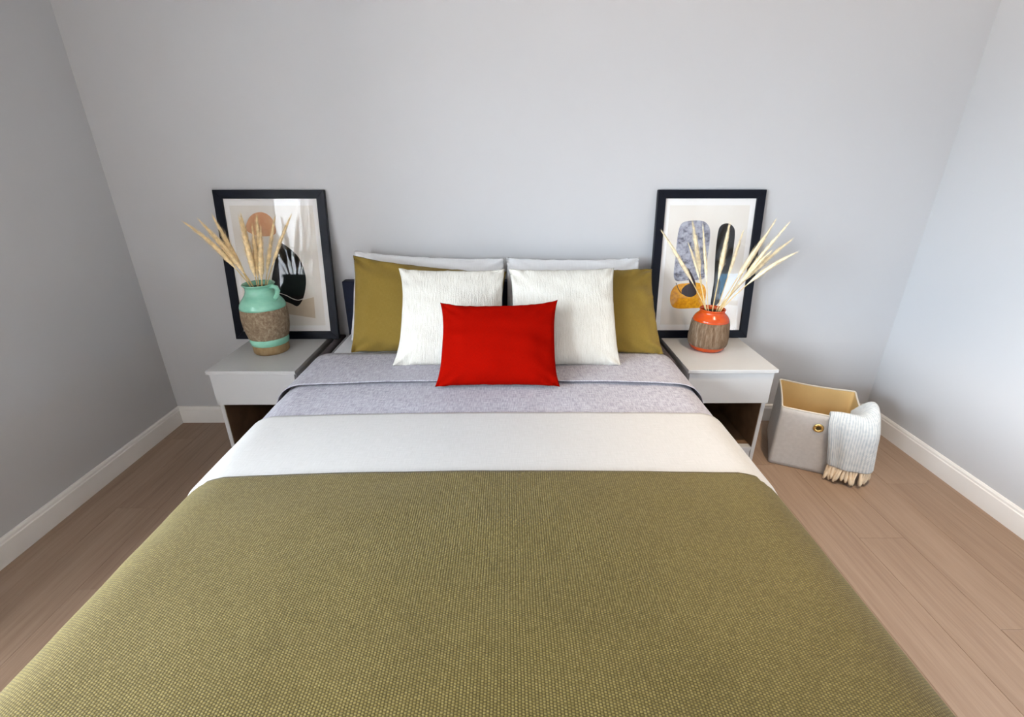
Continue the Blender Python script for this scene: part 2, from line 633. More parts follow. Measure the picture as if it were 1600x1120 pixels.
w2 = WIN_L[1]
bay = MB()  # unseen side walls, added to keep slanting daylight off the back wall
bay.box(XL - BAY, XL - TL, w2[0] - 0.1, w2[0], -0.09, ZC)
bay.box(XL - BAY, XL - TL, w2[1], w2[1] + 0.1, -0.09, ZC)
bay.box(XL - BAY, XL - TL, w2[0], w2[1], w2[3], ZC)
bay.box(XL - BAY, XL - TL, w2[0], w2[1], -0.09, w2[2])
struct('added_bay_wall', bay, M['wall'])


def window(idx, xc, y0, y1, z0, z1, mull=None, glass='glass'):
    mb = MB()
    f = 0.035
    for (a, b_, c, d) in ((y0, y1, z0, z0 + f), (y0, y1, z1 - f, z1), (y0, y0 + f, z0 + f, z1 - f), (y1 - f, y1, z0 + f, z1 - f)):
        mb.box(xc - 0.025, xc + 0.025, a, b_, c, d)
    if mull:
        mb.box(xc - 0.02, xc + 0.02, y0 + f, y1 - f, mull - 0.022, mull + 0.022)
    o = struct('window_%d' % idx, mb, M['window_frame'])
    obj('pane', MB().box(xc - 0.003, xc + 0.003, y0 + f - 0.005, y1 - f + 0.005, z0 + f - 0.005, z1 - f + 0.005), M[glass], o, smooth=False)
    return o


window(1, XL - TL + 0.05, *WIN_L[0])
window(2, XL - BAY + 0.05, *WIN_L[1], mull=1.05)
window(3, XR + 0.06, *WIN_R[0], mull=0.69, glass='glass_tinted')


ringm = MB()   # rim of the recessed ceiling downlight
ring_rows = []
for rr, zz in ((0.060, ZC), (0.060, ZC - 0.006), (0.050, ZC - 0.006), (0.046, ZC)):
    ring_rows.append([(1.22 + rr * math.cos(2 * math.pi * k / 24), 1.28 + rr * math.sin(2 * math.pi * k / 24), zz) for k in range(24)])
ringm.grid(ring_rows, close_u=True)
struct('trim_1', ringm, M['window_frame'])


def base_profile(h=0.107, t=0.014):
    return [(0, 0), (t, 0), (t, h - 0.022), (t - 0.003, h - 0.018), (t - 0.003, h - 0.008), (t - 0.007, h), (0, h)]


def baseboard(name, p0, p1, nrm):
    mb = MB()
    rows = []
    for p in (p0, p1):
        rows.append([(p[0] + nrm[0] * d, p[1] + nrm[1] * d, z) for d, z in base_profile()])
    i = len(mb.v)
    mb.grid(rows, close_u=True)
    n = len(rows[0])
    mb.f.append(tuple(i + k for k in range(n)))
    mb.f.append(tuple(i + n + k for k in reversed(range(n))))
    o = struct(name, mb, M['trim'])
    bm = bmesh.new()
    bm.from_mesh(o.data)
    bmesh.ops.recalc_face_normals(bm, faces=bm.faces)
    bm.to_mesh(o.data)
    bm.free()


baseboard('baseboard_back', (XL, YB), (XR, YB), (0, -1))
baseboard('baseboard_left', (XL, YF), (XL, YB - 0.001), (1, 0))
baseboard('baseboard_right', (XR, YF), (XR, YB - 0.001), (-1, 0))
baseboard('baseboard_front', (XL, YF), (XR, YF), (0, 1))

# ------------------------------------------------------------------ bed
bed = thing('bed', 'double bed with a navy velvet headboard and low charcoal upholstered sides', 'bed', (-0.07, 1.4, 0))
obj('headboard', MB().box(-0.862, 0.722, 2.392, 2.450, 0.02, 0.872), M['velvet'], bed, bevel=0.006)['label'] = 'navy velvet headboard'
for x0, x1 in ((-0.936, -0.895), (0.755, 0.796)):
    obj('headboard_wing', MB().box(x0, x1, 2.035, 2.446, 0.10, 0.566), M['rail_fabric'], bed, bevel=0.008)
for x0, x1 in ((-0.915, -0.885), (0.745, 0.775)):
    obj('side_rail', MB().box(x0, x1, 0.34, 2.035, 0.13, 0.50), M['rail_fabric'], bed, bevel=0.010)
obj('foot_rail', MB().box(-0.885, 0.745, 0.34, 0.37, 0.13, 0.46), M['rail_fabric'], bed, bevel=0.010)
obj('slat_base', MB().box(-0.885, 0.745, 0.372, 2.39, 0.24, 0.275), M['stalk'], bed, smooth=False)
for x0 in (-0.90, 0.70):
    for y0 in (0.38, 2.30):
        obj('leg', MB().box(x0, x0 + 0.06, y0, y0 + 0.06, 0.0, 0.24), M['frame_black'], bed, bevel=0.004)

mt = obj('mattress', MB().box(-0.878, 0.738, 0.38, 2.388, 0.275, 0.588), M['mattress'], bevel=0.03, bev_seg=4)
tag(mt, 'grey bordered mattress showing beside the pillows under the white sheet', 'mattress')


def cover(xl, xr, zt, r, ys, hem, amp=0.0, seed=0.0, crown=0.006, foot_y=None, inset=None, lift=None, nx=44, narc=9, nside=7, flare=0.012, bow=None):
    """a cloth lying over the mattress with rounded shoulders and hanging sides; UV in metres of cloth"""
    prof = []
    for k in range(nside):
        t = k / nside
        prof.append(('l', t, None))
    rows, uvs = [], []
    for y in ys:
        ins = inset(y) if inset else 0.0
        a, b_ = xl + ins, xr - ins
        z0 = zt - ins * 0.4 + (lift(y) if lift else 0.0)
        drop = 0.0
        yy = y
        if foot_y is not None and y < foot_y:
            s = foot_y - y
            rr = 0.08
            if s < rr * math.pi / 2:
                yy = foot_y - rr * math.sin(s / rr)
                drop = rr * (1 - math.cos(s / rr))
            else:
                yy = foot_y - rr
                drop = rr + s - rr * math.pi / 2
        row, u = [], []
        pts = []
        for k in range(nside):
            t = k / nside
            z = hem + (z0 - r - hem) * t
            fl_ = flare * (1 - t) * (0.6 + 0.8 * noise.noise(Vector((y * 3.1, seed, 1.7)))) + 0.010 * (1 - t) * math.sin(y * 17 + seed)
            pts.append((a - fl_, z))
        for k in range(narc):
            ph = math.pi / 2 * (1 - k / narc)
            pts.append((a + r - r * math.sin(ph), z0 - r + r * math.cos(ph)))
        for k in range(nx + 1):
            x = a + r + (b_ - a - 2 * r) * k / nx
            pts.append((x, z0 + crown * (1 - ((x - (a + b_) / 2) / ((b_ - a) / 2)) ** 2)))
        for k in range(1, narc + 1):
            ph = math.pi / 2 * k / narc
            pts.append((b_ - r + r * math.sin(ph), z0 - r + r * math.cos(ph)))
        for k in range(1, nside + 1):
            t = 1 - k / nside
            z = hem + (z0 - r - hem) * t
            fl_ = flare * (1 - t) * (0.6 + 0.8 * noise.noise(Vector((y * 3.3, seed, 5.1)))) + 0.010 * (1 - t) * math.sin(y * 15 + seed + 2)
            pts.append((b_ + fl_, z))
        acc = 0.0
        for j, (x, z) in enumerate(pts):
            if j:
                acc += math.hypot(x - pts[j - 1][0], z - pts[j - 1][1])
            n = amp * noise.noise(Vector((x * 5 + seed, y * 7, seed))) + amp * 0.5 * noise.noise(Vector((x * 14, y * 17 + seed, seed)))
            dy = 0.0
            if bow:       # the head edge of the cloth lies slightly bowed, more to the left
                q = (x - (a + b_) / 2) / ((b_ - a) / 2)
                dy = -(bow[0] + bow[1] * max(0.0, -q) ** 2.2 + bow[2] * max(0.0, q) ** 2.5) * smooth01(1 - (ys[-1] - y) / 0.30)
            row.append((x, yy + dy, max(z - drop, hem) + n))
            u.append((acc, y))
        rows.append(row)
        uvs.append(u)
    mb = MB()
    mb.grid(rows, uvs)
    return mb


def frange(a, b_, n):
    return [a + (b_ - a) * k / (n - 1) for k in range(n)]


sh = obj('fitted_sheet', cover(-0.852, 0.712, 0.597, 0.022, frange(1.94, 2.385, 26), 0.572, 0.002, 3.0, crown=0.002, nside=3), M['sheet'], solid=0.004)
tag(sh, 'white fitted sheet showing at the left of the olive pillow', 'sheet')

DUV = (-0.941, 0.7915, 0.604, 0.11)
dv_root = thing('duvet', 'grey heathered linen duvet tucked up to the pillows with a folded top edge', 'duvet', (-0.07, 1.3, 0.60))
obj('duvet_cover', cover(*DUV, frange(0.25, 2.045, 90), 0.30, 0.003, 1.0, foot_y=0.42,
                         inset=lambda y: 0.012 * (1 - smooth01((y - 1.07) / 0.06))), M['linen_grey'], dv_root, solid=0.008)


def flap_mesh():
    """the duvet's top edge folded back: front edge bowed, rolled over"""
    xl, xr, zt, r = DUV
    base = cover(xl - 0.006, xr + 0.006, zt + 0.012, r, [0.0, 0.01, 0.034] + frange(0.07, 0.30, 9), 0.40, 0.002, 4.0)
    # remap rows: row index 0.. are distances from the folded edge
    nc = len(base.v) // 12
    ds = [0.0, 0.01, 0.034] + frange(0.07, 0.30, 9)
    cxm = (xl + xr) / 2
    for i in range(len(base.v)):
        rr_, c = divmod(i, nc)
        x, y, z = base.v[i]
        q = abs((x - cxm) / ((xr - xl) / 2))
        ye = 1.723 - 0.034 * q ** 2.6 + 0.004 * noise.noise(Vector((x * 6, 0.3, 0)))
        d = ds[rr_]
        k = d / 0.30
        zz = z + 0.004 * max(0.0, 1 - d / 0.07)
        base.v[i] = (x, ye + d + k * (1.738 - ye), zz)
        base.uv[i] = (base.uv[i][0], ye + d)
    return base


obj('folded_flap', flap_mesh(), M['linen_grey'], dv_root, solid=0.002)

cb = obj('bed_runner', cover(-0.946, 0.797, 0.610, 0.112, frange(1.02, 1.480, 36), 0.31, 0.0012, 6.0,
                             inset=lambda y: 0.010 * (1 - smooth01((y - 1.06) / 0.05)), bow=(0.002, 0.020, 0.004)), M['cream_linen'], solid=0.004)
tag(cb, 'cream linen blanket band lying across the bed between grey duvet and olive throw', 'blanket')

ol = obj('knitted_blanket', cover(-0.950, 0.801, 0.6165, 0.14, frange(0.02, 1.137, 110), 0.24, 0.0015, 9.0, foot_y=0.40, crown=0.008, bow=(0.014, 0.024, 0.010)), M['knit'], solid=0.006)
tag(ol, 'large olive green knitted blanket draped over the foot half of the bed', 'blanket')


# ------------------------------------------------------------------ pillows
def pillow_mesh(TL, TR, BL, BR, thick, pinch_side=0.06, pinch_top=0.05, pinch_bot=0.02, pinch_left=None, wr=0.004, seed=0.0, n=36, power=0.5, soft=0.0):
    TL, TR, BL, BR = map(Vector, (TL, TR, BL, BR))
    nrm = (TR - TL + BR - BL).cross(TL - BL + TR - BR)
    nrm.normalize()
    nrm = -nrm if nrm.y > 0 else nrm
    W_ = ((TR - TL).length + (BR - BL).length) / 2
    H_ = ((TL - BL).length + (TR - BR).length) / 2

    def base(u, v):
        pt = pinch_top if v > 0 else pinch_bot
        ps = (pinch_left if u < 0 else pinch_side) if pinch_left is not None else pinch_side
        uu = u * (1 - ps * (1 - abs(v) ** 3.2))
        vv = v * (1 - pt * (1 - abs(u) ** 3.2))
        a = BL.lerp(BR, (uu + 1) / 2)
        b_ = TL.lerp(TR, (uu + 1) / 2)
        return a.lerp(b_, (vv + 1) / 2)

    def hgt(u, v):
        e = (max(0.0, 1 - u * u) ** power) * (max(0.0, 1 - v * v) ** power)
        # fuller low down, as a leaning pillow slumps
        return thick / 2 * e * (1.0 - 0.18 * v)

    mb = MB()
    idx = {}
    vals = []
    for k in range(n + 1):
        t = -1 + 2 * k / n
        vals.append(math.copysign(1 - (1 - abs(t)) ** 1.35, t) if abs(t) > 1e-9 else 0.0)
    for side in (1, -1):
        for j, v in enumerate(vals):
            for i, u in enumerate(vals):
                edge = i in (0, n) or j in (0, n)
                if side == -1 and edge:
                    idx[(side, i, j)] = idx[(1, i, j)]
                    continue
                p = base(u, v)
                h = hgt(u, v)
                ea = max(abs(u), abs(v))
                # puckers run in from the seam and from the corners
                w = wr * noise.noise(Vector((u * 9 + seed, v * 2.2, seed))) * (ea ** 3) + wr * noise.noise(Vector((u * 2.2, v * 9 + seed, seed + 4))) * (abs(u) ** 4)
                w += wr * 0.7 * noise.noise(Vector((u * 2.5 + seed, v * 2.5, 8.0)))
                cr_ = (abs(u) * abs(v)) ** 3
                w += wr * 1.6 * math.sin((abs(u) - abs(v)) * 20 + seed) * cr_
                w += wr * 1.3 * noise.noise(Vector((u * 1.3 + v * 3.5 + seed, v * 0.8 - u * 1.4, 3.0 + seed))) * (0.35 + 0.65 * ea ** 2)
                if edge:
                    w = wr * 0.5 * noise.noise(Vector((u * 6 + seed, v * 6, 2.0)))
                    p = p + Vector((0, 0, wr * 0.5 * noise.noise(Vector((u * 8 + seed, v * 8, 5.0)))))
                p = p + nrm * (side * h + w)
                idx[(side, i, j)] = mb.vert(p, ((u + 1) / 2 * W_, (v + 1) / 2 * H_))
    for side in (1, -1):
        for j in range(n):
            for i in range(n):
                q = (idx[(side, i, j)], idx[(side, i + 1, j)], idx[(side, i + 1, j + 1)], idx[(side, i, j + 1)])
                mb.f.append(q if side == 1 else q[::-1])
    return mb


def pillow(name, label, cat, mat, corners, thick, group=None, **k):
    o = obj(name, pillow_mesh(*corners, thick, **k), mat)
    tag(o, label, cat, group)
    return o


pillow('pillow', 'white pillow at the very back left, against the headboard behind the olive pillow', 'pillow', M['pillow_white'],
       ((-0.766, 2.362, 1.036), (-0.020, 2.362, 0.997), (-0.800, 2.225, 0.606), (-0.030, 2.235, 0.612)), 0.10, 'white pillows at the back',
       pinch_side=0.02, pinch_top=0.07, wr=0.010, seed=1.3)
pillow('pillow', 'white pillow at the very back right, with a squared right end above the olive pillow', 'pillow', M['pillow_white'],
       ((-0.011, 2.362, 1.001), (0.654, 2.362, 1.000), (-0.015, 2.235, 0.612), (0.668, 2.235, 0.612)), 0.10, 'white pillows at the back',
       pinch_side=0.02, pinch_top=0.06, wr=0.010, seed=2.9)
pillow('pillow', 'olive green pillow on the left, with a creased raised outer corner', 'pillow', M['pillow_olive'],
       ((-0.732, 2.235, 1.036), (-0.010, 2.235, 0.957), (-0.742, 2.055, 0.616), (-0.040, 2.055, 0.616)), 0.13, 'olive pillows',
       pinch_side=0.03, pinch_top=0.085, wr=0.012, seed=4.4)
pillow('pillow', 'olive green pillow on the right, its outer edge splayed beside the right nightstand', 'pillow', M['pillow_olive'],
       ((0.020, 2.235, 0.957), (0.688, 2.235, 0.970), (0.045, 2.045, 0.616), (0.722, 2.020, 0.616)), 0.13, 'olive pillows',
       pinch_side=0.045, pinch_top=0.02, wr=0.012, seed=6.1)
pillow('cushion', 'square cream crinkled cushion on the left, against the left olive pillow', 'cushion', M['crinkle'],
       ((-0.490, 2.085, 1.006), (-0.016, 2.085, 1.002), (-0.513, 1.890, 0.617), (-0.012, 1.890, 0.617)), 0.13, 'cream cushions',
       pinch_side=0.06, pinch_left=0.12, pinch_top=0.05, wr=0.008, seed=8.0)
pillow('cushion', 'square cream crinkled cushion on the right, against the right olive pillow', 'cushion', M['crinkle'],
       ((0.001, 2.085, 1.003), (0.471, 2.085, 1.007), (-0.004, 1.888, 0.617), (0.494, 1.886, 0.617)), 0.13, 'cream cushions',
       pinch_side=0.06, pinch_left=0.08, pinch_top=0.04, wr=0.008, seed=9.7)
pillow('cushion', 'small oblong red cushion in front, in the middle of the bed', 'cushion', M['cushion_red'],
       ((-0.280, 1.858, 0.914), (0.201, 1.858, 0.924), (-0.293, 1.672, 0.622), (0.203, 1.670, 0.622)), 0.12,
       pinch_side=0.075, pinch_left=0.08, pinch_top=0.12, pinch_bot=0.05, wr=0.007, seed=11.2)


# ------------------------------------------------------------------ nightstands
def nightstand(x0, x1, label):
    zt = 0.570
    t = thing('nightstand', label, 'nightstand', ((x0 + x1) / 2, 2.2, 0), 'white nightstands beside the bed')
    y0, y1 = 1.940, 2.452
    obj('tabletop', MB().box(x0, x1, y0, y1, zt - 0.017, zt), M['white_lacquer'], t, smooth=False, bevel=0.0015)
    a, b_ = x0 + 0.010, x1 - 0.010
    obj('drawer', MB().box(a + 0.001, b_ - 0.001, 1.950, 1.966, 0.394, zt - 0.0195), M['white_lacquer'], t, smooth=False, bevel=0.0012)
    for p, q in ((a, a + 0.018), (b_ - 0.018, b_)):
        obj('side_panel', MB().box(p, q, 1.967, y1 - 0.002, 0.0, zt - 0.0172), M['white_lacquer'], t, smooth=False, bevel=0.001)
    obj('drawer_box', MB().box(a + 0.019, b_ - 0.019, 1.967, y1 - 0.04, 0.398, zt - 0.03), M['white_lacquer'], t, smooth=False)
    obj('back_panel', MB().box(a + 0.0182, b_ - 0.0182, y1 - 0.016, y1 - 0.006, 0.12, 0.397), M['walnut'], t, smooth=False)
    for p, q in ((a + 0.0182, a + 0.0202), (b_ - 0.0202, b_ - 0.0182)):
        obj('inner_lining', MB().box(p, q, 1.970, y1 - 0.017, 0.1395, 0.397), M['walnut'], t, smooth=False)
    obj('shelf_board', MB().box(a + 0.0184, b_ - 0.0184, 2.0, y1 - 0.017, 0.1362, 0.1392), M['walnut'], t, smooth=False)
    obj('bottom_shelf', MB().box(a + 0.0182, b_ - 0.0182, 1.968, y1 - 0.006, 0.118, 0.136), M['white_lacquer'], t, smooth=False, bevel=0.001)
    obj('plinth', MB().box(a + 0.0182, b_ - 0.0182, 1.972, 1.988, 0.0, 0.117), M['white_lacquer'], t, smooth=False)


nightstand(-1.374, -0.968, 'white open nightstand with one drawer left of the bed under the teal vase')
nightstand(0.818, 1.231, 'white open nightstand with one drawer right of the bed under the orange vase')


# ------------------------------------------------------------------ framed prints leaning on the wall
def poly_smooth(pts, n=6):
    out = []
    m = len(pts)
    for i in range(m):
        p0, p1, p2, p3 = (Vector((*pts[(i + k - 1) % m], 0)) for k in range(4))
        for k in range(n):
            t = k / n
            out.append(0.5 * ((2 * p1) + (p2 - p0) * t + (2 * p0 - 5 * p1 + 4 * p2 - p3) * t * t + (3 * p1 - p0 - 3 * p2 + p3) * t ** 3))
    return [(p.x, p.y) for p in out]


def strip(pts, w):
    vs = [Vector((*p, 0)) for p in pts]
    l, r_ = [], []
    for i, p in enumerate(vs):
        t = (vs[min(i + 1, len(vs) - 1)] - vs[max(i - 1, 0)]).normalized()
        nn = Vector((-t.y, t.x, 0))
        ww = w * (0.45 + 0.55 * math.sin(math.pi * (i + 0.5) / len(vs)))
        l.append(p + nn * ww)
        r_.append(p - nn * ww)
    return [(p.x, p.y) for p in l + r_[::-1]]


def picture(cx, W_, H_, label, shapes):
    tilt = 7.21
    t = thing('framed_print', label, 'picture', (cx, 2.353, 0.5712), 'framed prints on the nightstands', rot=(R(-tilt), 0, 0))
    # local frame: x right, z up the picture, -y towards the room
    fw, fd = 0.041, 0.024
    hw = W_ / 2
    outer = [(-hw, 0), (hw, 0), (hw, H_), (-hw, H_)]
    inner = [(-hw + fw, fw), (hw - fw, fw), (hw - fw, H_ - fw), (-hw + fw, H_ - fw)]
    for k in range(4):
        k2 = (k + 1) % 4
        mb = MB()
        for y in (0.0, fd):
            for p in (outer[k], outer[k2], inner[k2], inner[k]):
                mb.vert((p[0], y, p[1]))
        mb.f = [(0, 1, 2, 3), (7, 6, 5, 4), (0, 4, 5, 1), (1, 5, 6, 2), (2, 6, 7, 3), (3, 7, 4, 0)]
        obj('frame_bar', mb, M['frame_black'], t, smooth=False, local=True, bevel=0.0015)
    ix, iz0, iz1 = hw - fw + 0.004, fw - 0.004, H_ - fw + 0.004
    obj('backing', MB().box(-ix, ix, 0.016, 0.021, iz0, iz1), M['backing'], t, smooth=False, local=True)
    obj('mat_board', MB().box(-ix, ix, 0.0125, 0.0158, iz0, iz1), M['mat_board'], t, smooth=False, local=True)
    px, pz0, pz1 = hw - fw - 0.026, fw + 0.030, H_ - fw - 0.032
    pr = obj('print', MB().box(-px, px, 0.0120, 0.01255, pz0, pz1), M['paper'], t, smooth=False, local=True)
    for k, (nm, pts, m) in enumerate(shapes):
        mb = MB()
        y = 0.0118 - 0.0002 * k
        for p in pts:
            mb.vert((p[0], y, p[1]))
        for p in pts:
            mb.vert((p[0], y + 0.0002, p[1]))
        L_ = len(pts)
        mb.f = [tuple(range(L_)), tuple(range(2 * L_ - 1, L_ - 1, -1))]
        for i in range(L_):
            mb.f.append((i, i + L_, (i + 1) % L_ + L_, (i + 1) % L_))
        o = obj(nm, mb, M[m], pr, smooth=False, local=True)
        bm = bmesh.new()
        bm.from_mesh(o.data)
        bmesh.ops.recalc_face_normals(bm, faces=bm.faces)
        bmesh.ops.triangulate(bm, faces=[f for f in bm.faces if len(f.verts) > 4])
        bm.to_mesh(o.data)
        bm.free()
    obj('glass_pane', MB().box(-ix, ix, 0.006, 0.008, iz0, iz1), M['picture_glass'], t, smooth=False, local=True)
    return t


picture(-1.1775, 0.546, 0.750, 'black framed abstract print with peach disc and black form, behind the teal vase', [
    ('tan_shape', [(-0.005, 0.205), (0.093, 0.205), (0.160, 0.222), (0.156, 0.110), (0.0, 0.135)], 'ink_tan'),
    ('peach_shape', poly_smooth([(-0.139, 0.559), (-0.122, 0.611), (-0.089, 0.639), (-0.047, 0.645), (-0.012, 0.626), (0.005, 0.59), (0.002, 0.54), (-0.073, 0.530)]), 'ink_peach'),
    ('black_shape', poly_smooth([(0.014, 0.494), (-0.017, 0.402), (-0.047, 0.305), (-0.035, 0.229), (0.043, 0.185), (0.071, 0.175), (0.102, 0.212), (0.125, 0.278), (0.130, 0.343), (0.110, 0.418), (0.066, 0.470)]), 'ink_black'),
    ('pale_arc', strip(poly_smooth([(-0.03, 0.250), (0.0, 0.238), (0.022, 0.229), (0.046, 0.215), (0.075, 0.206), (0.099, 0.212), (0.113, 0.222)], 3)[:-3], 0.0022), 'ink_cream'),
])
picture(1.0075, 0.536, 0.750, 'black framed abstract print with grey and black arches over ochre, behind the orange vase', [
    ('grey_shape', poly_smooth([(-0.145, 0.311), (-0.150, 0.431), (-0.148, 0.541), (-0.135, 0.588), (-0.098, 0.602), (-0.034, 0.602), (0.0, 0.582), (0.015, 0.541), (0.016, 0.447), (0.010, 0.35), (0.003, 0.312), (-0.07, 0.306)]), 'ink_grey'),
    ('black_shape', poly_smooth([(0.062, 0.301), (0.054, 0.431), (0.054, 0.541), (0.065, 0.579), (0.096, 0.590), (0.127, 0.575), (0.141, 0.541), (0.143, 0.446), (0.139, 0.35), (0.122, 0.27), (0.103, 0.19), (0.06, 0.174)]), 'ink_black'),
    ('ochre_shape', poly_smooth([(-0.158, 0.201), (-0.156, 0.248), (-0.132, 0.281), (-0.077, 0.291), (-0.01, 0.291), (0.023, 0.261), (0.027, 0.194), (0.014, 0.164), (-0.05, 0.158), (-0.107, 0.157), (-0.142, 0.167)]), 'ink_ochre'),
    ('plum_disc', poly_smooth([(-0.103, 0.251), (-0.085, 0.278), (-0.053, 0.288), (-0.03, 0.261), (-0.024, 0.234), (-0.052, 0.218), (-0.087, 0.228)]), 'ink_plum'),
    ('plum_leaf', poly_smooth([(-0.084, 0.37), (-0.060, 0.342), (-0.035, 0.296), (-0.031, 0.261), (-0.059, 0.281), (-0.073, 0.317)]), 'ink_plum'),
    ('plum_arc', strip(poly_smooth([(-0.133, 0.291), (-0.129, 0.280), (-0.124, 0.268), (-0.109, 0.245), (-0.087, 0.231), (-0.075, 0.228)], 3)[:-3], 0.002), 'ink_plum'),
])


# ------------------------------------------------------------------ vases
def vase(name, label, c, sections, inner, filler_z, filler_r):
    t = thing(name, label, 'vase', (c[0], c[1], 0.5703))
    for nm, prof, m, wob in sections:
        obj(nm, MB().lathe(c, prof, 48, wob), M[m], t)
    return t


vl = (-1.187, 2.198)
v = vase('vase', 'tall teal glazed pottery vase with a rough brown band on the left nightstand', vl, [
    ('foot', [(0.0, 0.5705), (0.078, 0.5705), (0.0815, 0.575), (0.083, 0.600), (0.0845, 0.617)], 'clay', 0),
    ('lower_glaze_band', [(0.0845, 0.615), (0.088, 0.618), (0.0895, 0.634), (0.0890, 0.650)], 'glaze_teal', 0.0),
    ('textured_band', [(0.088, 0.648), (0.0915, 0.651), (0.0955, 0.668), (0.1005, 0.690), (0.104, 0.712), (0.106, 0.735), (0.1055, 0.758), (0.104, 0.780), (0.1025, 0.797), (0.100, 0.799)], 'stone_left', 0.0025),
    ('glazed_neck', [(0.100, 0.795), (0.103, 0.797), (0.1025, 0.806), (0.098, 0.820), (0.089, 0.834), (0.078, 0.848), (0.069, 0.862), (0.0635, 0.876),
                     (0.062, 0.888), (0.064, 0.898), (0.070, 0.905), (0.073, 0.909), (0.071, 0.912), (0.066, 0.910), (0.059, 0.900), (0.057, 0.880), (0.066, 0.855), (0.08, 0.83)], 'glaze_teal', 0.0),
], 0, 0, 0)
obj('filler', MB().lathe(vl, [(0.0, 0.894), (0.030, 0.893), (0.0575, 0.890)], 32), M['vase_dark'], v)
obj('handle', MB().tube([(vl[0] + 0.066 + dx, vl[1] - 0.02, z) for dx, z in ((-0.006, 0.897), (0.012, 0.902), (0.026, 0.896), (0.030, 0.880), (0.024, 0.862), (0.012, 0.846), (0.010, 0.838))],
                        [0.009, 0.010, 0.011, 0.012, 0.011, 0.010, 0.009], 12), M['glaze_teal'], v)
vr = (1.004, 2.216)
v2 = vase('vase', 'short orange glazed pottery vase with a combed brown body on the right nightstand', vr, [
    ('foot_glaze', [(0.0, 0.5705), (0.073, 0.5705), (0.080, 0.576), (0.086, 0.586), (0.090, 0.597)], 'glaze_orange', 0),
    ('textured_band', [(0.089, 0.594), (0.0925, 0.598), (0.0955, 0.612), (0.0962, 0.632), (0.0945, 0.655), (0.0925, 0.680), (0.090, 0.702), (0.0875, 0.718), (0.085, 0.721)], 'stone_right', 0.0015),
    ('glazed_neck', [(0.085, 0.717), (0.0865, 0.719), (0.084, 0.729), (0.077, 0.741), (0.068, 0.750), (0.061, 0.757), (0.058, 0.764), (0.059, 0.770),
                     (0.0615, 0.775), (0.060, 0.778), (0.056, 0.776), (0.051, 0.766), (0.052, 0.755), (0.065, 0.735)], 'glaze_orange', 0.0),
], 0, 0, 0)
obj('filler', MB().lathe(vr, [(0.0, 0.762), (0.03, 0.761), (0.0505, 0.759)], 32), M['vase_dark'], v2)


# ------------------------------------------------------------------ dried grass stems
def stem(tip, base, rim, label, group, pale, wmax, t0, seed, bend=0.0):
    rnd = random.Random(seed)
    t = thing('dried_grass_stem', label, 'dried stem', base, group)
    tip, base, rim = Vector(tip), Vector(base), Vector(rim)
    d = (tip - rim)
    mid = rim.lerp(tip, 0.5) + Vector((0, 0, 1)) * (d.x * d.x + d.y * d.y) ** 0.5 * (0.12 + bend)
    path = bez(rim, mid, tip, 26)
    full = [base] + path
    k0 = int(26 * t0)
    obj('stalk', MB().tube([base] + path[:k0 + 6], [0.0022] * (k0 + 7), 6), M['stalk'], t)
    core = path[k0:]
    n = len(core)
    radii = []
    for k in range(n):
        s = k / (n - 1)
        radii.append(max(0.0008, wmax * (min(1, s / 0.20) ** 0.8) * (1 - max(0, (s - 0.35) / 0.65) ** 1.5) * (0.9 + 0.2 * rnd.random())))
    mb = MB().tube(core, [r_ * 0.55 for r_ in radii], 8)
    # wisps: fine flat fibres leaving the core at a narrow angle
    for q in range(300):
        k = rnd.randrange(0, n - 2)
        p = core[k]
        tg = (core[min(k + 1, n - 1)] - core[max(k - 1, 0)]).normalized()
        a = tg.cross(Vector((rnd.uniform(-1, 1), rnd.uniform(-1, 1), rnd.uniform(-1, 1))))
        if a.length < 0.05:
            continue
        a.normalize()
        L_ = rnd.uniform(0.022, 0.050)
        e = p + tg * L_ + a * (radii[k] * rnd.uniform(0.7, 1.45))
        s0 = p + a * radii[k] * 0.4
        wv = tg.cross(a) * rnd.uniform(0.0008, 0.0016)
        i = len(mb.v)
        mb.vert(s0 - wv)
        mb.vert(s0 + wv)
        mb.vert(e)
        mb.f.append((i, i + 1, i + 2))
    obj('plume', mb, M['plume_pale' if pale else 'plume'], t)


def bunch(vc, filler_z, rim_r, specs, group, pale, wmax):
    for k, (tip, ang, label, w, t0) in enumerate(specs):
        tx, ty = tip[0] - vc[0], tip[1] - vc[1]
        L_ = max(1e-3, math.hypot(tx, ty * 1.0))
        f = min(1.0, L_ / 0.16)
        bx, by = vc[0] + tx / L_ * rim_r * f * 0.62, vc[1] + ty / L_ * rim_r * f * 0.5 + 0.012 * math.sin(k * 2.4)
        rimp = (bx + tx / L_ * rim_r * f * 0.2, by, filler_z + 0.025)
        stem(tip, (bx, by, filler_z + 0.001), rimp, label, group, pale, wmax * w, t0, 100 + k * 7 + int(pale) * 977, ang)


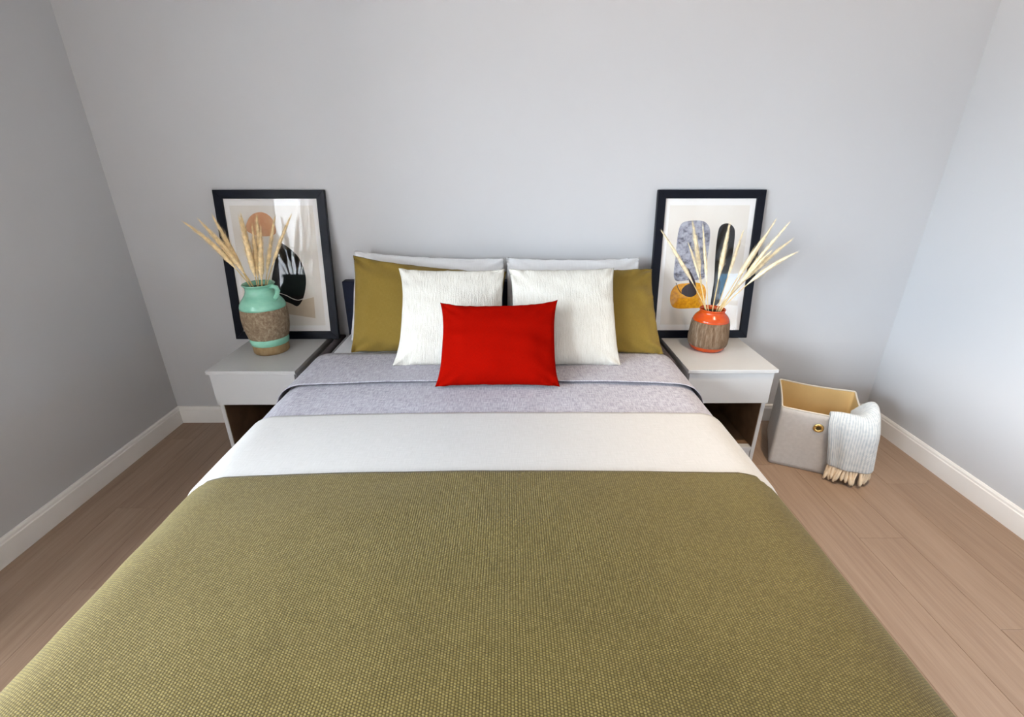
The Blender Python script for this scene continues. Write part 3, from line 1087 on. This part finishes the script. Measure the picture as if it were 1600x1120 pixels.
GL = 'dried grass stems in the teal vase'
GLr = 'dried grass stems in the orange vase'
bunch(vl, 0.892, 0.056, [
    ((-1.388, 2.10, 1.195), 0.18, 'straw dried grass stem leaning furthest left out of the teal vase', 0.9, 0.16),
    ((-1.407, 2.23, 1.191), 0.05, 'straw dried grass stem second from the left out of the teal vase', 0.9, 0.18),
    ((-1.324, 2.20, 1.211), 0.02, 'straw dried grass stem third from the left in the teal vase, crossing the frame edge', 1.0, 0.14),
    ((-1.300, 2.14, 1.140), 0.04, 'shorter straw dried grass stem below the left leaning trio in the teal vase', 1.0, 0.16),
    ((-1.221, 2.24, 1.212), 0.0, 'upright straw dried grass stem at the left of the peach disc in the teal vase', 1.0, 0.16),
    ((-1.180, 2.15, 1.216), 0.0, 'upright straw dried grass plume in the middle of the teal vase, before the peach disc', 1.2, 0.10),
    ((-1.141, 2.22, 1.214), 0.0, 'upright straw dried grass plume right of the middle in the teal vase', 1.15, 0.10),
    ((-1.085, 2.12, 1.163), 0.0, 'short broad straw dried grass plume at the right front of the teal vase', 1.1, 0.06),
    ((-1.076, 2.25, 1.202), 0.0, 'thin straw dried grass stem at the right of the upright plumes in the teal vase', 0.75, 0.10),
    ((-0.965, 2.17, 1.219), 0.02, 'thin straw dried grass stem leaning furthest right out of the teal vase', 0.6, 0.2),
    ((-1.160, 2.20, 1.165), 0.0, 'straw dried grass plume half hidden among the upright ones in the teal vase', 1.1, 0.08),
], GL, False, 0.0195)
bunch(vr, 0.760, 0.050, [
    ((0.685, 2.15, 1.157), -0.05, 'pale dried grass stem leaning furthest left out of the orange vase', 0.85, 0.30),
    ((0.855, 2.25, 1.186), 0.0, 'pale upright dried grass plume in front of the grey arch, in the orange vase', 1.15, 0.36),
    ((0.881, 2.19, 1.177), 0.0, 'thin pale dried grass stem just right of the plume before the grey arch', 0.65, 0.30),
    ((1.025, 2.24, 1.173), 0.0, 'pale upright dried grass plume in front of the black arch, in the orange vase', 1.05, 0.38),
    ((0.985, 2.16, 1.144), 0.0, 'pale dried grass plume overlapping the left side of the black arch', 0.9, 0.38),
    ((1.089, 2.23, 1.143), 0.0, 'faint pale dried grass stem just right of the black arch', 0.7, 0.36),
    ((1.135, 2.13, 1.128), 0.03, 'pale dried grass plume leftmost in the right leaning fan of the orange vase', 0.95, 0.42),
    ((1.208, 2.19, 1.199), 0.0, 'pale dried grass stem reaching highest in the right leaning fan of the orange vase', 0.85, 0.36),
    ((1.245, 2.14, 1.196), 0.0, 'pale dried grass stem second from the top in the right leaning fan', 0.85, 0.34),
    ((1.313, 2.21, 1.108), 0.06, 'pale dried grass stem with the third highest tip of the right leaning fan', 1.0, 0.32),
    ((1.288, 2.12, 1.062), 0.12, 'pale dried grass stem lowest in the right leaning fan', 0.95, 0.34),
    ((1.185, 2.15, 1.055), 0.05, 'short broad pale dried grass plume inside the right leaning fan', 1.0, 0.36),
    ((0.829, 2.18, 1.087), 0.10, 'short pale curved dried grass blade left of the grey arch plume', 0.55, 0.40),
], GLr, True, 0.0150)

# ------------------------------------------------------------------ storage basket with throw
FL = Vector((1.345, 2.033, 0.0))
E1 = Vector((0.896, -0.444, 0)).normalized()
E2 = Vector((-E1.y, E1.x, 0))


def bp(s, d, z):
    return FL + E1 * s + E2 * d + Vector((0, 0, z))


bk = thing('storage_basket', 'grey felt storage box with tan lining and brass grommet on the floor', 'basket', tuple(bp(0.18, 0.18, 0)))
bk['_o'] = tuple(bp(0.18, 0.18, 0))


def ring(S0, S1, r, n=6):
    pts = []
    for (cx, cy, a0) in ((S1 - r, S0 + r, -90), (S1 - r, S1 - r, 0), (S0 + r, S1 - r, 90), (S0 + r, S0 + r, 180)):
        for k in range(n + 1):
            a = R(a0 + 90 * k / n)
            pts.append((cx + r * math.cos(a), cy + r * math.sin(a)))
    # subdivide the straight sides
    out = []
    m = len(pts)
    for i in range(m):
        p, q = pts[i], pts[(i + 1) % m]
        out.append(p)
        if math.hypot(q[0] - p[0], q[1] - p[1]) > 0.05:
            for k in range(1, 8):
                t = k / 8
                out.append((p[0] + (q[0] - p[0]) * t, p[1] + (q[1] - p[1]) * t))
    return out


def basket_rows(inset, zs, bulge=0.0, rr=0.016):
    rows = []
    base = ring(inset, 0.36 - inset, rr)
    for z in zs:
        row = []
        for (s, d) in base:
            q = z / 0.325
            # soft fabric sides bow in a little at mid-rim and out low down
            cs, cd = s - 0.18, d - 0.18
            mid_s = 1 - min(1, abs(cs) / 0.18) ** 2
            mid_d = 1 - min(1, abs(cd) / 0.18) ** 2
            k = bulge * (q - 0.45)
            ss = s - math.copysign(k * mid_d, cs) * (abs(cs) > 0.15)
            dd = d - math.copysign(k * mid_s, cd) * (abs(cd) > 0.15)
            sag = 0.006 * max(mid_s if abs(cd) > 0.15 else 0, mid_d if abs(cs) > 0.15 else 0) * q
            row.append(tuple(bp(ss, dd, z - sag)))
        rows.append(row)
    return rows


zs = [0.002, 0.02, 0.08, 0.16, 0.24, 0.30, 0.327]
mb = MB().grid(basket_rows(0.0, zs, 0.010), close_u=True)
n_ring = len(ring(0, 0.36, 0.016))
mb.f.append(tuple(range(n_ring))[::-1])
# rim closes inwards
top_out = (len(zs) - 1) * n_ring
rim_in = basket_rows(0.005, [0.328], 0.010)[0]
i0 = len(mb.v)
for p in rim_in:
    mb.vert(p)
for k in range(n_ring):
    k2 = (k + 1) % n_ring
    mb.f.append((top_out + k, top_out + k2, i0 + k2, i0 + k))
obj('felt_shell', mb, M['felt'], bk)
mb = MB().grid(basket_rows(0.0055, [0.012, 0.08, 0.16, 0.24, 0.30, 0.3265], 0.010), close_u=True, flip=True)
mb.f.append(tuple(range(n_ring)))
obj('lining', mb, M['lining'], bk)['label'] = 'tan inner lining of the box'
# binding stitched round the rim
mb = MB()
rim_pts = basket_rows(0.0028, [0.3285], 0.010)[0]
rim_loop = [Vector(p) for p in rim_pts] + [Vector(rim_pts[0])]
mb.tube(rim_loop, 0.0042, 8, cap=False)
obj('rim_binding', mb, plain('rim_binding_cream', (0.62, 0.58, 0.50), 0.9, 0.1), bk)


def torus(c, ax1, ax2, Rr, r_, seg=28, sg=10):
    rows = []
    nrm = ax1.cross(ax2).normalized()
    for k in range(seg):
        a = 2 * math.pi * k / seg
        dr = ax1 * math.cos(a) + ax2 * math.sin(a)
        rows.append([c + dr * (Rr + r_ * math.cos(2 * math.pi * s / sg)) + nrm * (r_ * 0.6 * math.sin(2 * math.pi * s / sg)) for s in range(sg)])
    rows.append(rows[0])
    return rows


gc = bp(0.174, -0.0005, 0.2512)
UPV = Vector((0, 0, 1))
g = obj('grommet', MB().grid(torus(gc, E1, UPV, 0.0165, 0.0068), close_u=True, flip=True), M['brass'], bk)
g['label'] = 'round brass grommet in the front of the box'
mb = MB()
for k in range(24):
    a = 2 * math.pi * k / 24
    mb.vert(gc + E1 * (0.0125 * math.cos(a)) + UPV * (0.0125 * math.sin(a)) - E2 * 0.0012)
mb.f.append(tuple(range(24)))
obj('grommet_shade_disc', mb, M['hole_shade'], g)  # flat disc, no opening cut; the darkness inside is painted as its colour


# throw: a thick folded blanket hung over the front right corner of the box
th = thing('throw_blanket', 'pale blue white woven throw with cream fringe hung over the basket corner', 'throw', tuple(bp(0.36, 0.0, 0.0)))
th['_o'] = tuple(bp(0.36, 0.0, 0.0))


def cat(pts, t):
    m = len(pts) - 1
    x_ = min(max(t * m, 0), m - 1e-6)
    i = int(x_)
    f = x_ - i
    P_ = [Vector(pts[min(max(i + k - 1, 0), m)]) for k in range(4)]
    return 0.5 * ((2 * P_[1]) + (P_[2] - P_[0]) * f + (2 * P_[0] - 5 * P_[1] + 4 * P_[2] - P_[3]) * f * f + (3 * P_[1] - P_[0] - 3 * P_[2] + P_[3]) * f ** 3)


# columns across the throw: (hem s,d) (rim outside s,d) (crest s,d,z) (inside s,d,z)
COLS = [
    ((0.250, -0.018), (0.205, -0.012), (0.205, 0.004, 0.340), (0.208, 0.030, 0.300)),
    ((0.275, -0.036), (0.245, -0.024), (0.245, 0.004, 0.344), (0.245, 0.040, 0.300)),
    ((0.305, -0.044), (0.295, -0.030), (0.292, 0.004, 0.346), (0.285, 0.055, 0.295)),
    ((0.352, -0.046), (0.345, -0.032), (0.330, 0.010, 0.346), (0.305, 0.075, 0.290)),
    ((0.405, -0.030), (0.388, -0.022), (0.362, 0.030, 0.356), (0.318, 0.105, 0.285)),
    ((0.428, 0.012), (0.402, 0.015), (0.380, 0.070, 0.378), (0.325, 0.135, 0.285)),
    ((0.422, 0.060), (0.398, 0.060), (0.380, 0.105, 0.384), (0.325, 0.160, 0.285)),
    ((0.405, 0.105), (0.388, 0.105), (0.375, 0.140, 0.362), (0.330, 0.185, 0.285)),
]


def throw_point(a, b_):
    """a across, b from hem (0) over the rim to the inside (1)"""
    hem = cat([Vector((*c[0], 0.085)) for c in COLS], a)
    mid = cat([Vector((0.5 * (c[0][0] + c[1][0]), 0.5 * (c[0][1] + c[1][1]), 0.2)) for c in COLS], a)
    rim_ = cat([Vector((*c[1], 0.300)) for c in COLS], a)
    crest = cat([Vector(c[2]) for c in COLS], a)
    ins = cat([Vector(c[3]) for c in COLS], a)
    p = cat([hem, mid, rim_, crest, ins], b_)
    w = 0.004 * math.sin(a * 26 + b_ * 3) * (1 - smooth01((b_ - 0.6) / 0.3))
    return bp(p.x, p.y - w * (1 - a), p.z + 0.003 * noise.noise(Vector((a * 7, b_ * 6, 2))))


rows, uvs = [], []
NA, NB = 44, 40
for jb in range(NB + 1):
    row, u = [], []
    for ia in range(NA + 1):
        a, b_ = ia / NA, jb / NB
        row.append(tuple(throw_point(a, b_)))
        u.append((a * 0.30, b_ * 0.42))
    rows.append(row)
    uvs.append(u)
obj('cloth', MB().grid(rows, uvs), M['throw'], th, solid=0.010, solid_off=1.0)
rnd = random.Random(5)
for k in range(27):
    a = (k + 0.5) / 27
    p0 = throw_point(a, 0.015)
    sway = E1 * rnd.uniform(-0.022, 0.010) - E2 * rnd.uniform(0.002, 0.016)
    p1 = p0 + Vector((0, 0, -0.035)) + sway * 0.45
    p2 = p0 + Vector((0, 0, -(0.074 + rnd.uniform(-0.008, 0.008)))) + sway
    pts = bez(p0, p1, p2, 7)
    obj('tassel', MB().tube(pts, [0.0040, 0.0066, 0.0068, 0.0078, 0.0086, 0.0082, 0.0045], 7), M['fringe'], th)

for o in list(bpy.data.objects):
    if '_o' in o:
        del o['_o']
